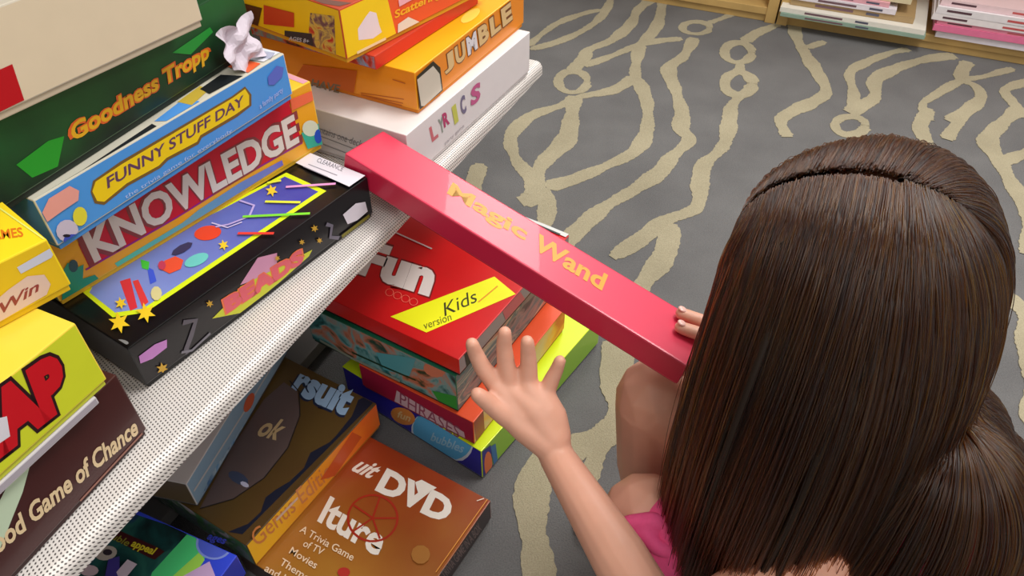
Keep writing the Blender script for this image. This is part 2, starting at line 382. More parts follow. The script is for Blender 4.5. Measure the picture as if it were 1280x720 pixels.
for x, y, r in [(280, 308, 7), (340, 240, 8), (150, 405, 14), (183, 393, 13), (152, 381, 8)]: bk.poly('T', star(x, y, r, 6), (244, 206, 40))
for (x0, y0, x1, y1, c) in [(332, 254, 376, 255, (232, 236, 60)), (304, 273, 388, 269, (130, 226, 50)), (298, 294, 343, 294, (232, 60, 44)), (358, 236, 420, 232, (240, 160, 214)), (335, 231, 352, 228, (232, 236, 60))]:
    bk.line('T', [(x0, y0), ((x0+x1)/2, (y0+y1)/2), (x1, y1)], .0042, c)
bk.poly('T', [(391, 192), (462, 219), (437, 236), (370, 206)], (232, 226, 236), name='price_sticker')
bk.text('T', 'CLEARANCE', (396, 205), (428, 217), (399, 200), (90, 86, 100), .0, name='sticker_print')
bk.line('T', [(386, 208), (422, 222)], .0014, (150, 146, 160), name='sticker_print'); bk.line('T', [(380, 211), (410, 224)], .0014, (150, 146, 160), name='sticker_print')
bk.poly('F', [(300, 356), (322, 322), (346, 316), (346, 336), (318, 350)], (214, 150, 184)); bk.poly('F', [(285, 378), (300, 358), (390, 312), (386, 320), (350, 352), (336, 374), (300, 392), (265, 398)], (204, 206, 50))
bk.text('F', 'BEADS', (283, 392), (380, 327), (278, 374), (226, 96, 110), .06, outline=(240, 120, 70))
bk.poly('F', [(173, 445), (193, 430), (208, 424), (208, 434), (190, 448), (175, 454)], (196, 130, 200)); bk.poly('F', [(428, 268), (444, 254), (456, 252), (459, 264), (446, 275), (434, 280)], (226, 220, 232), name='price_sticker')
bk.line('F', [(228, 403), (244, 400), (238, 420), (232, 436), (236, 444)], .006, (92, 86, 96)); bk.line('F', [(226, 440), (242, 444), (262, 416)], .003, (120, 116, 126))
bk.line('F', [(407, 280), (414, 282), (412, 296), (424, 302)], .005, (110, 104, 120))
for x, y, r in [(202, 460, 8), (261, 379, 5), (392, 285, 5), (376, 302, 4), (398, 300, 4), (452, 282, 4), (345, 322, 4)]: bk.poly('F', star(x, y, r, 6), (206, 160, 50))
bk.line('F', [(430, 316), (462, 280)], .005, (120, 112, 20))
bk.poly('T', ell(155, 431, 8, 3.2, 10, .2), (130, 130, 130)); bk.done()

# --- yellow trivia box
kn = Box('knowledge_game_box', 'yellow game box with red strip reading KNOWLEDGE in silver capitals', 'game box',
    -.4545, .539, S+.0605, 54.7, .362, .25, .0945, {'T': (246, 206, 60), 'F': (238, 168, 30), 'N': (60, 160, 150)}, (230, 180, 40))
kn.poly('F', [(98, 306), (112, 335), (378, 178), (362, 132), (362, 110), (98, 270)], (206, 20, 44))
kn.line('F', [(107, 337), (220, 272), (300, 222), (378, 178)], .0022, (150, 30, 130))
kn.poly('F', [(143, 329), (228, 278), (248, 262), (300, 228), (352, 200), (354, 206), (300, 240), (250, 272), (231, 285), (147, 334)], grad((90, 200, 160), (120, 110, 210), 0, .05, .3))
kn.text('F', 'KNOWLEDGE', (118, 329), (374, 178), (100, 290), (226, 214, 206), .035, shear=0, outline=(140, 60, 60), ow=.02)
kn.poly('F', [(77, 340), (84, 328), (96, 334), (104, 330), (103, 348), (118, 343), (125, 352), (112, 365), (96, 380), (82, 384)], (40, 150, 120))
kn.poly('F', ell(91, 332, 6, 8, 10), (40, 80, 90)); kn.poly('F', [(362, 124), (391, 112), (391, 125), (364, 138)], (240, 110, 70))
kn.poly('F', [(376, 166), (404, 150), (408, 186), (384, 186)], (60, 176, 150)); kn.poly('F', ell(387, 160, 10, 10, 20), (216, 220, 196)); kn.poly('F', ell(397, 170, 5, 9, 12), (40, 80, 190))
kn.poly('T', [(360, 90), (391, 100), (384, 107), (352, 95)], (236, 170, 190)); kn.done()

# --- blue box on top of it
bz = S+.0605+.095
bl = Box('blue_game_box', 'sky blue game box with a long yellow title plate on its side', 'game box',
    -.405, .512, bz, 61.8, .316, .25, .056, {'T': (210, 206, 190), 'F': (74, 150, 226), 'N': (60, 130, 210)}, (70, 140, 215))
bl.poly('F', [(113, 240), (116, 226), (150, 202), (290, 120), (306, 108), (314, 118), (314, 132), (296, 146), (252, 172), (248, 180), (210, 200), (200, 210), (160, 232), (130, 256), (118, 254)], (120, 90, 40))
bl.poly('F', [(115, 239), (119, 227), (152, 205), (291, 122), (306, 111), (311, 119), (311, 131), (294, 143), (250, 169), (246, 177), (208, 197), (198, 207), (158, 229), (130, 252), (121, 251)], (240, 204, 20))
bl.text('F', 'FUNNY STUFF DAY', (134, 236), (306, 130), (130, 223), (96, 62, 92), .02, shear=.15)
bl.text('F', 'the trivia game for everybody', (157, 250), (290, 166), (155, 244), (180, 200, 240), .0)
bl.text('F', 'a family party', (325, 138), (354, 116), (323, 130), (170, 190, 240), .01)
bl.poly('F', [(334, 96), (345, 82), (354, 84), (352, 96), (342, 106), (335, 106)], (90, 106, 200))
bl.poly('F', [(44, 270), (60, 248), (86, 232), (98, 238), (97, 250), (76, 264), (50, 282)], (232, 160, 150)); bl.poly('F', ell(99, 270, 9, 12, 14), (224, 214, 60))
bl.poly('F', ell(83, 288, 14, 14, 14), (200, 190, 214)); bl.poly('F', ell(90, 300, 12, 8, 14), (60, 80, 190)); bl.poly('F', ell(82, 294, 5, 2, 8), (30, 26, 40))
bl.poly('T', [(40, 254), (100, 216), (190, 155), (196, 158), (96, 221), (60, 244)], (26, 30, 36)); bl.poly('T', [(193, 152), (232, 122), (252, 128), (210, 152)], (80, 150, 226))
bl.poly('T', [(222, 128), (250, 108), (262, 112), (240, 132)], (196, 170, 60)); bl.poly('T', [(250, 112), (276, 94), (306, 96), (262, 118)], (22, 26, 30))
bl.poly('T', [(284, 84), (300, 74), (326, 80), (312, 92)], (232, 98, 50)); bl.poly('T', [(302, 74), (314, 58), (354, 64), (330, 78)], (228, 230, 240), name='price_sticker')
bl.text('T', 'llIllIIlll', (318, 72), (338, 75), (324, 64), (60, 70, 140), .0, name='sticker_print'); bl.done()

# --- green box further back on the blue one
gz = bz+.0565
gr = Box('green_game_box', 'dark green game box with glowing orange title, under the big cream box', 'game box',
    -.4117-.06*.392, .5101-.06*.92, gz, 66.9, .374, .22, .074, {'T': (20, 70, 30), 'F': grad((10, 26, 22), (34, 96, 44), 2, 0.0, .075, .4, 1.2, 14), 'N': (16, 50, 24), 'R': (30, 40, 36)}, (16, 30, 20))
gr.poly('F', [(20, 206), (60, 176), (80, 170), (72, 208), (40, 222)], (36, 150, 40)); gr.poly('F', [(215, 66), (262, 34), (266, 40), (238, 68)], (40, 150, 56))
gr.text('F', 'Goodness Tropp', (92, 184), (262, 78), (86, 156), (228, 172, 30), .03, outline=(222, 100, 40), ow=.05); gr.done()
# crumpled white label on its end
bm = bmesh.new(); bmesh.ops.create_grid(bm, x_segments=14, y_segments=14, size=.5)
for v in bm.verts:
    x, y = v.co.x, v.co.y
    r = 1-.18*math.sin(math.atan2(y, x)*5+1)
    v.co = Vector((x*.052*r, y*.044*r, .006+.003*math.sin(x*9+y*4)+.0025*math.sin(y*13-x*7)+random.uniform(-.0006, .0006)))
bmesh.ops.solidify(bm, geom=bm.faces[:], thickness=.0006)
me = bpy.data.meshes.new('torn_label'); bm.to_mesh(me); bm.free()
me_o = link('paper_scrap', me, None, [mat((206, 194, 206), .8, .05, 40)])
tq = gr.pf('F', 287, 55); tp = gr.M @ Vector((tq[0], -.010, tq[1])); me_o.location = tp
me_o.rotation_euler = (Matrix.Rotation(math.radians(66.9), 3, 'Z') @ Matrix.Rotation(math.radians(80), 3, 'X')).to_euler()
me_o['label'] = 'crumpled white paper scrap stuck on the end of the dark green box'; me_o['category'] = 'paper'
# --- cream box
cz = gz+.0745
cb = Box('cream_game_box', 'big cream game box with a red square, topmost in the upper left corner', 'game box',
    -.3979-.13*.5105, .5122-.13*.8599, cz, 59.3, .336, .27, .078, {'T': (206, 196, 178), 'F': (222, 204, 176), 'N': (206, 190, 165)}, (200, 184, 160))
cb.poly('F', [(-30, 100), (15, 80), (30, 125), (-30, 165)], (186, 16, 26))
cb.poly('T', [(-20, 22), (20, 4), (48, 8), (30, 22), (-20, 34)], (60, 130, 160)); cb.poly('T', [(40, -6), (96, -10), (78, 8), (62, 6)], (170, 24, 34))
for k in range(3): cb.line('T', [(98+k*3, 5-k*3), (145+k*3, 4-k*3)], .002, (90, 150, 90))
cb.done()

# --- far stack on the shelf
wh = Box('white_game_box', 'white game box with small coloured capitals, bottom of the far stack on the shelf', 'game box',
    -.1375, .8435, S+.0005, 62.2, .357, .26, .0735, {'T': (238, 232, 232), 'F': (228, 220, 222), 'N': (222, 216, 218)}, (214, 208, 208))
for ch, p0, p1, p2, c in [('L', (540, 178), (548, 171), (536, 160), (206, 110, 120)), ('Y', (550, 168), (556, 163), (547, 150), (140, 150, 140)), ('R', (555, 160), (562, 154), (552, 143), (186, 60, 110)),
                          ('I', (568, 156), (573, 151), (564, 134), (200, 200, 90)), ('C', (577, 145), (583, 139), (574, 123), (120, 110, 140)), ('S', (588, 134), (600, 124), (588, 110), (196, 90, 140))]:
    wh.text('F', ch, p0, p1, p2, c, .04)
wh.text('F', 'party game', (556, 182), (580, 159), (555, 178), (170, 160, 165), .0)
for k in range(3): wh.line('N', [(398+k*3, 160+k*10), (440+k*3, 176+k*10)], .0015, (150, 146, 150))
wh.text('N', 'contains one deck', (392, 163), (452, 184), (394, 155), (130, 126, 130), .0); wh.done()
jz = S+.0745
jb = Box('orange_game_box', 'orange game box with a row of tan capital letters along its side', 'game box',
    -.126, .896, jz, 62.9, .318, .26, .0605, {'T': (250, 176, 20), 'F': (236, 138, 26), 'N': (240, 150, 24)}, (220, 130, 20))
for i, ch in enumerate('JUMBLE'):
    f0 = i/6; f1 = (i+.85)/6
    A0 = (556, 94); A1 = (642, 22)
    p0 = (A0[0]+(A1[0]-A0[0])*f0, A0[1]+(A1[1]-A0[1])*f0); p1 = (A0[0]+(A1[0]-A0[0])*f1, A0[1]+(A1[1]-A0[1])*f1)
    jb.text('F', ch, p0, p1, (p0[0]-3, p0[1]-22), (222, 186, 130) if i != 2 else (224, 218, 222), .05, outline=(120, 70, 30), ow=.05)
jb.poly('F', [(516, 98), (540, 76), (549, 84), (553, 122), (532, 148), (524, 146)], (44, 40, 24)); jb.poly('F', [(519, 100), (540, 82), (548, 92), (551, 112), (529, 134), (525, 132)], (206, 196, 180))
jb.text('T', 'JUMBLE', (466, 82), (560, 10), (450, 70), (180, 170, 176), .03, outline=(50, 34, 50), ow=.05)
jb.poly('T', ell(588, 20, 14, 6, 14, -.6), (236, 214, 90)); 
for k in range(4): jb.line('N', [(451+k, 116+k*5), (505+k*(-1), 124+k*5)], .0014, (190, 96, 16))
jb.line('N', [(491, 99), (507, 104)], .0016, (190, 96, 16)); jb.poly('N', [(385, 92), (428, 106), (424, 118), (385, 112)], (40, 30, 24))
jb.poly('N', [(372, 106), (445, 130), (447, 88), (380, 80)], (206, 100, 24)); jb.text('N', 'HAVE', (389, 108), (424, 116), (391, 98), (120, 110, 96), .03); jb.done()
nz = jz+.061
tn = Box('thin_red_game_box', 'thin red and blue flat box between the orange box and the yellow box', 'game box',
    -.176, .900, nz, 60, .25, .24, .020, {'T': (200, 60, 40), 'F': (206, 30, 34), 'N': collage([(60, 40, 50), (200, 60, 50), (120, 170, 210), (230, 120, 60)], 40)}, (170, 30, 30), lidgap=.001); tn.done()
sz = nz+.0205
sc = Box('yellow_ghost_game_box', 'yellow and orange game box with a white figure, topmost of the far shelf stack', 'game box',
    -.207, .878, sz, 54.1, .30, .25, .069, {'T': (190, 70, 40), 'F': (240, 92, 40), 'N': (246, 196, 20)}, (220, 160, 30))
sc.poly('F', [(424, 14), (480, -25), (495, 44), (434, 82)], (248, 208, 24))
sc.poly('F', [(456, 22), (462, 14), (470, 16), (474, 32), (477, 40), (466, 48), (448, 50), (447, 36)], (240, 222, 226)); sc.line('F', [(446, 66), (482, 48)], .0035, (246, 220, 170))
sc.text('F', 'Scattering', (494, 26), (552, -2), (491, 14), (250, 180, 40), .03, shear=.2); sc.poly('F', [(497, 30), (510, 21), (524, 30), (530, 34), (498, 52)], (236, 222, 208)); sc.line('F', [(498, 4), (520, -8)], .009, (246, 180, 190))
sc.poly('N', [(388, 16), (418, 20), (421, 74), (386, 62)], collage([(60, 30, 34), (110, 60, 90), (214, 180, 90), (190, 30, 40)], 50))
sc.poly('N', [(356, 38), (390, 42), (392, 58), (358, 54)], (40, 30, 60)); sc.text('N', 'AGES 8+', (361, 50), (386, 54), (362, 45), (190, 190, 220), .02)
sc.poly('N', [(330, 6), (368, 16), (368, 34), (330, 30)], (206, 50, 34)); sc.poly('N', [(290, 0), (328, 10), (330, 62), (296, 50)], (80, 30, 24))
sc.poly('T', [(380, -4), (440, 4), (424, 8), (400, 6)], (120, 80, 70)); sc.done()

# ------------------------------------------------------------ boxes on the floor
dv = Box('culture_game_box', 'red-brown square game box with white DVD lettering lying on the carpet', 'game box',
    -.033-.26*.508, .620-.26*.861, .0015, 59.5, .26, .275, .0565, {'T': grad((150, 56, 22), (166, 112, 40), 0, .24, .02, .3, 1.0, 9), 'F': (50, 36, 36), 'N': (60, 40, 36), 'R': (120, 60, 30)}, (60, 44, 40), rough=.35)
dv.text('T', 'DVD', (468, 613), (556, 656), (484, 585), (240, 232, 222), .05)
dv.text('T', 'uit', (438, 588), (464, 600), (454, 572), (240, 226, 214), .03, shear=.3)
dv.text('T', 'lture', (396, 652), (472, 697), (413, 620), (240, 232, 222), .03)
dv.poly('T', [(519, 603), (527, 600), (546, 610), (524, 622)], (240, 232, 222))
rr = ell(466, 648, 31, 29, 26); dv.line('T', rr+[rr[0]], .0035, (170, 40, 16))
for k in range(5):
    t = k*1.257; dv.line('T', [(466, 648), (466+29*math.cos(t), 648+27*math.sin(t))], .003, (170, 40, 16))
for i, (s_, a0, a1) in enumerate([('A Trivia Game', (374, 665), (440, 702)), ('of TV', (378, 683), (402, 695)), ('Movies', (361, 692), (394, 712)), ('Theme', (349, 706), (384, 728)), ('and Hits', (330, 714), (372, 738))]):
    dv.text('T', s_, a0, a1, (a0[0]+5, a0[1]-8), (236, 210, 180), .01)
dv.poly('T', ell(430, 716, 8, 6, 14), (176, 40, 30)); dv.poly('T', ell(526, 694, 12, 12, 10), (170, 110, 40)); dv.line('T', [(596, 627), (605, 624)], .0015, (240, 226, 210))
dv.text('F', 'TRIVIA GAME IN A BOX', (556, 724), (602, 662), (550, 716), (140, 120, 116), .01)
dv.line('T', [(610, 624), (545, 716)], .0014, (226, 150, 60)); dv.done()

rs = Box('pursuit_game_box', 'olive brown game box with pale blue lettering and wavy navy border, on the floor', 'game box',
    -.367, .512, .0585, 59.4, .288, .26, .062, {'T': grad((84, 60, 28), (96, 76, 30), 1, 0, .25, .38, 1.0, 10), 'F': grad((250, 190, 40), (238, 110, 30), 0, .05, .25, .38, .8, 16), 'N': collage([(90, 110, 90), (110, 120, 130), (60, 120, 60), (190, 180, 190)], 25)}, (200, 120, 30))
rs.poly('T', [(303, 668), (285, 665), (310, 655), (326, 640), (332, 622), (345, 612), (362, 602), (380, 585), (388, 566), (412, 553), (420, 545), (440, 520), (448, 500), (470, 480), (480, 486), (466, 504)], (22, 26, 46))
rs.text('T', 'rsuit', (358, 492), (436, 528), (368, 456), (20, 36, 66), .06, shear=.35); rs.text('T', 'rsuit', (361, 490), (437, 524), (371, 456), (150, 180, 212), .05, shear=.35)
cc = ell(0, 0, 1, 1, 30)
rs.poly('T', [(250, 636), (292, 624), (330, 598), (360, 560), (375, 520), (372, 490), (355, 478), (330, 500), (290, 560)], (94, 78, 76))
rs.line('T', [(250, 636), (292, 624), (330, 598), (360, 560), (375, 520), (374, 490), (362, 476)], .0018, (36, 30, 30))
rs.text('T', 'ok', (320, 545), (348, 552), (334, 520), (196, 170, 126), .03, shear=.3); rs.poly('T', ell(298, 598, 14, 7, 10, .5), (60, 70, 96)); rs.poly('T', ell(306, 606, 6, 3, 8, .5), (196, 196, 220))
rs.text('F', 'Genus Edition', (322, 684), (424, 586), (311, 667), (212, 130, 70), .0); rs.poly('F', [(400, 600), (440, 540), (452, 546), (420, 600)], (206, 84, 30)); rs.line('F', [(345, 650), (372, 622)], .006, (222, 190, 170))
rs.done()
gb = Box('grey_blue_game_box', 'grey and blue game box with orange fish drawings, half under the shelf', 'game box',
    -.451, .571, .1210, 77.9, .388, .10, .060, {'T': (210, 204, 204), 'F': (140, 170, 194), 'N': (110, 92, 66)}, (70, 74, 84), rough=.3)
gb.poly('F', [(252, 620), (262, 596), (320, 520), (382, 410), (384, 424), (330, 520), (270, 606), (254, 628)], collage([(130, 156, 170), (60, 110, 160), (176, 196, 208), (90, 150, 200)], 26))
gb.line('F', [(242, 614), (308, 510), (380, 392)], .004, (196, 194, 194)); gb.poly('F', ell(311, 503, 5, 13, 14, .4), (206, 96, 60))
gb.line('T', [(205, 600), (280, 500), (330, 430)], .006, (120, 124, 136))
for x, y, r in [(233, 552, 8), (226, 566, 6), (256, 528, 10), (268, 510, 7), (208, 580, 5)]: gb.poly('T', ell(x, y, r*.6, r, 12, .5), (214, 120, 60))
gb.done()
ch_ = Box('navy_game_box', 'blue game box with green and pink pictures and round seal, nearest floor box', 'game box',
    -.3775-.30*.391, .5000-.30*.92, .0585, 67.0, .30, .27, .058, {'T': grad((14, 18, 70), (60, 84, 240), 0, .1, .30, .35, .3), 'F': (60, 70, 190), 'N': (30, 30, 90), 'R': (20, 24, 120)}, (30, 30, 110))
ch_.poly('T', [(70, 740), (110, 670), (160, 640), (215, 650), (245, 668), (250, 700), (240, 740)], collage([(10, 30, 34), (20, 70, 70), (40, 100, 90), (30, 50, 110)], 14))
ch_.poly('T', [(245, 672), (234, 668), (190, 716), (184, 740), (215, 740), (258, 696)], (80, 214, 130)); ch_.poly('T', [(250, 690), (212, 724), (205, 745), (225, 745), (256, 700)], (170, 230, 90)); ch_.poly('T', [(262, 702), (226, 722), (220, 745), (262, 745), (270, 722)], (214, 180, 226))
ch_.poly('T', ell(268, 680, 23, 20, 28), (140, 160, 240)); ch_.poly('T', ell(268, 680, 20, 17.5, 28), (84, 104, 224)); ch_.text('T', 'ages', (257, 677), (280, 684), (261, 668), (40, 50, 150), .03, shear=.2)
ch_.poly('T', [(122, 664), (132, 656), (200, 686), (206, 690), (194, 700), (188, 698)], (70, 20, 26)); ch_.text('T', 'double', (126, 668), (160, 684), (130, 660), (150, 150, 50), .01, shear=.3); ch_.text('T', 'appeal', (162, 686), (192, 698), (168, 674), (230, 214, 50), .03, shear=.3)
ch_.poly('T', ell(133, 692, 14, 9, 16, -.2), (196, 186, 176)); ch_.poly('T', ell(135, 691, 6, 4, 10), (60, 50, 60)); ch_.poly('T', [(136, 700), (150, 696), (150, 726), (130, 730)], (70, 60, 150))
ch_.poly('T', [(146, 716), (160, 700), (172, 706), (152, 730)], (226, 210, 226)); ch_.poly('T', ell(112, 714, 12, 7, 12), (214, 190, 200)); ch_.done()

ub = Box('dark_game_box', 'plain dark grey box carrying the near end of the blue floor box', 'game box',
    -.3775-.30*.391, .5000-.30*.92, .0015, 67.0, .20, .25, .0565, {'T': (60, 60, 66), 'F': (54, 54, 60)}, (50, 50, 54)); ub.done()
# right-hand floor stack
bm1 = Box('blue_lime_game_box', 'blue game box with lime sides and bubble discs, bottom of the floor stack', 'game box',
    -.0490, .694, .0015, 54.5, .375, .310, .080, {'T': (214, 240, 26), 'F': (140, 186, 50), 'N': (44, 38, 168), 'R': (120, 170, 50)}, (30, 26, 100))
bm1.poly('N', [(p[0], p[1]) for p in ell(553, 546, 41, 30, 26, .5)], (226, 236, 250)); bm1.poly('N', ell(553, 544, 39, 28, 26, .5), (96, 190, 244)); bm1.poly('N', ell(504, 520, 16, 10, 18, .4), (240, 150, 70)); bm1.text('N', 'fun', (496, 521), (512, 527), (499, 513), (250, 210, 150), .02)
bm1.text('N', 'bubbles', (538, 550), (578, 566), (542, 540), (170, 220, 250), .02)
bm1.poly('F', ell(738, 467, 9, 13, 18, .5), (214, 140, 50)); bm1.poly('F', ell(757, 443, 4, 11, 14, .3), (150, 160, 160), name='price_sticker'); bm1.poly('F', [(600, 560), (613, 556), (616, 596), (604, 602)], (40, 36, 130)); bm1.poly('F', ell(610, 580, 5, 16, 14), (214, 110, 60)); bm1.poly('F', [(613, 558), (619, 554), (622, 588), (617, 592)], (60, 110, 160)); bm1.poly('F', ell(650, 560, 10, 14, 16, .5), (190, 160, 50)); bm1.done()
mg = Box('magenta_game_box', 'magenta game box with pale lettering on its end, second from the floor', 'game box',
    -.0600, .7050, .0825, 58.5, .30, .23, .060, {'T': (232, 84, 44), 'F': collage([(226, 140, 40), (200, 190, 160), (236, 160, 60), (206, 60, 40)], 14, stretch=(.4, 1, 1)), 'N': (164, 30, 64)}, (150, 30, 60))
mg.poly('N', [(496, 488), (580, 540), (582, 552), (574, 556), (494, 506)], (206, 180, 190)); mg.text('N', 'PHRASES', (500, 504), (574, 548), (500, 490), (150, 80, 106), .0); mg.poly('F', [(591, 524), (604, 512), (606, 545), (595, 556)], (150, 30, 50)); mg.done()
te = Box('teal_game_box', 'teal game box with a painted sea scene, third from the floor', 'game box',
    -.0840, .7230, .1435, 59.2, .335, .30, .088, {'T': (30, 110, 80), 'F': collage([(40, 70, 70), (150, 130, 120), (60, 110, 110), (200, 180, 150), (190, 60, 50)], 22, stretch=(.5, 1, 1.6)), 'N': collage([(16, 34, 30), (40, 110, 110), (120, 170, 170), (200, 120, 90), (30, 70, 50)], 20), 'R': (20, 110, 70)}, (30, 50, 44))
te.poly('N', [(540, 488), (572, 496), (572, 514), (548, 503)], (40, 160, 60)); te.poly('N', ell(543, 462, 14, 9, 12, .3), (220, 130, 100)); te.poly('N', [(470, 440), (520, 445), (512, 470), (480, 462)], (90, 170, 180))
te.line('N', [(400, 425), (440, 450), (500, 476)], .006, (150, 156, 140)); te.line('N', [(440, 440), (480, 458), (520, 475)], .004, (30, 60, 30))
te.poly('F', [(648, 440), (700, 388), (706, 396), (656, 450)], (226, 90, 50)); te.done()
rd = Box('red_game_box', 'bright red game box with yellow corner banner, topmost of the floor stack', 'game box',
    -.0775, .7210, .2320, 58.5, .338, .300, .038, {'T': (206, 20, 24), 'F': (150, 130, 132), 'N': (226, 34, 26), 'R': (30, 130, 80)}, (30, 24, 26), rough=.33)
rd.text('T', 'Fun', (443, 342), (536, 372), (462, 300), (226, 214, 210), .06, outline=(120, 20, 20), ow=.015)
rd.poly('T', [(488, 396), (533, 416), (645, 368), (618, 346)], (240, 240, 24)); rd.text('T', 'Kids', (556, 396), (600, 376), (548, 382), (50, 50, 20), .0, shear=.4); rd.text('T', 'version', (532, 412), (566, 400), (528, 404), (90, 90, 20), .0, shear=.3)
rd.line('T', [(598, 378), (622, 358)], .0022, (226, 140, 30))
for k in range(4):
    q = ell(487+k*10, 366+k*4, 5, 4.5, 12); rd.line('T', q+[q[0]], .0009, (240, 120, 100))
rd.poly('F', [(580, 440), (590, 430), (592, 448), (583, 458)], (26, 20, 24)); rd.poly('F', [(628, 388), (650, 364), (656, 378), (632, 400)], (200, 90, 100))
rd.line('T', [(630, 253), (680, 272), (724, 291)], .004, (30, 130, 90)); rd.line('T', [(634, 262), (680, 282), (716, 298)], .010, (214, 216, 214)); rd.line('T', [(640, 268), (700, 294)], .004, (40, 50, 50)); rd.line('T', [(480, 285), (540, 312)], .003, (214, 190, 190)); rd.done()

# ------------------------------------------------------------ the wand box she holds
wo = Vector((-.2075, .7907, .5757)); wv_ = Vector((-.0153, .2395, -.5579)); ww, wd, whh = .486, .0744, .0355
Rw = Matrix.Rotation(wv_.length, 4, wv_.normalized())
root = thing('wand_box', 'long narrow crimson box with gold Magic Wand lettering in the hand', 'box')
root.matrix_basis = Matrix.Translation(wo) @ Rw @ Matrix.Translation((0, 0, -whh))
wb = Box('', '', '', 0, 0, 0, 0, ww, wd, whh, {'T': (222, 56, 88), 'F': (206, 34, 70), 'N': (200, 40, 70)}, (170, 24, 50), root=root, lidgap=.002, bev=.0022, rough=.36)
wb.text('T', 'Magic', (556, 246), (654, 306), (566, 228), (206, 150, 40), .03)
wb.text('T', 'Wand', (664, 310), (752, 364), (674, 292), (206, 150, 40), .03)
wb.done()

# ------------------------------------------------------------ the wooden bookshelves far back
A = Vector((.8762, 2.5254, 0)); B = Vector((1.6126, 2.1935, 0)); ang = math.atan2(B.y-A.y, B.x-A.x)
OAK = mat((206, 170, 106), .5, .18, 14, bump=.1)
def shelf_unit(name, label, x0, x1):
    t = thing(name, label, 'bookshelf', A, ang)
    simple_box('bottom_board', x0, 0.004, .025, x1, .30, .05, OAK, t); simple_box('plinth', x0, .012, 0, x1, .03, .026, OAK, t)
    for x in (x0, x1-.035): simple_box('side_panel', x, 0, 0, x+.035, .31, 1.1, OAK, t)
    for z in (.38, .72, 1.07): simple_box('shelf_board', x0+.035, .01, z, x1-.035, .30, z+.02, OAK, t)
    simple_box('back_board', x0, .31, 0, x1, .322, 1.1, OAK, t); return t
shelf_unit('wooden_bookshelf', 'light oak bookshelf behind the carpet, left of the corner post', -1.10, .035)
shelf_unit('wooden_bookshelf', 'light oak bookshelf holding flat stacks of picture books, upper right', .040, 1.5)
MA = Matrix.Translation(A) @ Matrix.Rotation(ang, 4, 'Z')
def book(label, x0, x1, y0, y1, z0, th, cover, rz=0, grp=None, spine=None, name='picture_book'):
    p = MA @ Vector((x0, y0, z0)); t = thing(name, label, 'book', p, ang+rz, grp)
    w = x1-x0; d = y1-y0; cm = mat(cover, .35, .05, 30)
    me = boxmesh(0, 0, 0, w, d, .0018, None, .0005); link('cover', me, t, [cm])
    link('cover', boxmesh(0, 0, th-.0018, w, d, th, None, .0005), t, [cm])
    link('spine', boxmesh(0, 0, .0019, w, .002, th-.0019, None, .0003), t, [mat(spine or cover, .4, .08, 60)])
    link('pages', boxmesh(.003, .003, .0019, w-.003, d-.003, th-.0019, None, 0), t, [mat((226, 220, 206), .7, .08, 200)])
    return t
def mark(t, x0, x1, z0, z1, col):
    me = bpy.data.meshes.new('spine_print'); me.from_pydata([(x0, -.0006, z0), (x1, -.0006, z0), (x1, -.0006, z1), (x0, -.0006, z1)], [], [(0, 1, 2, 3)])
    link('spine_print', me, t, [mat(col, .4)])
z = .0505
st1 = [('green and white floppy book sticking out at the bottom of the left stack', .05, .50, -.05, .0, .24, .012, (150, 176, 160)),
       ('wide white floppy book over the green one in the left stack', .045, .495, -.045, .0, .24, .016, (236, 232, 222)),
       ('tan brown book third from the bottom of the left stack', .07, .455, -.015, .0, .24, .020, (176, 148, 106)),
       ('white book with small dark print on its spine above the tan one', .075, .395, -.02, .0, .22, .017, (232, 224, 232)),
       ('pink and white book fifth in the left stack', .06, .37, -.01, .0, .22, .014, (230, 170, 180)),
       ('cream book upper in the left stack', .06, .43, .0, .0, .22, .016, (220, 206, 170)),
       ('dark pink book topmost of the left stack', .07, .40, .0, .0, .22, .018, (190, 70, 90))]
for lb, x0, x1, y0, _, y1, th, c in st1:
    t = book(lb, x0, x1, y0, y1, z, th, c, random.uniform(-.01, .01), 'books in the left stack of the back shelf')
    mark(t, .08, .2, th*.3, th*.7, (120, 90, 100)); mark(t, .24, .28, th*.3, th*.7, (90, 90, 110)); z += th+.0006
# open cover leaf of the lowest book hanging over the edge
z = .0505
st2 = [('white book lowest in the right stack at the frame edge', .53, .93, -.01, 0, .24, .022, (232, 226, 236)),
       ('pink book second from the bottom of the right stack', .515, .92, -.02, 0, .24, .020, (232, 120, 160)),
       ('rose pink book third in the right stack', .52, .91, -.015, 0, .24, .012, (238, 150, 176)),
       ('white book with red marks on its spine in the right stack', .50, .95, -.02, 0, .25, .020, (240, 232, 234)),
       ('white book with dark marks on its spine in the right stack', .505, .94, -.02, 0, .25, .022, (236, 230, 234)),
       ('pale rose book topmost of the right stack', .51, .93, -.01, 0, .25, .020, (236, 206, 210))]
for lb, x0, x1, y0, _, y1, th, c in st2:
    t = book(lb, x0, x1, y0, y1, z, th, c, random.uniform(-.01, .01), 'books in the right stack of the back shelf')
    if z > .09: mark(t, .03, .10, th*.4, th*.7, (90, 60, 70)); mark(t, .2, .30, th*.3, th*.6, (200, 90, 90))
    z += th+.0006
z = .0505
for lb, c, th in [('teal book lying on the left bookshelf', (60, 110, 120), .02), ('orange book lying on top of the teal one', (200, 110, 60), .018)]:
    t = book(lb, -.6, -.25, .01, .24, z, th, c); z += th+.0006

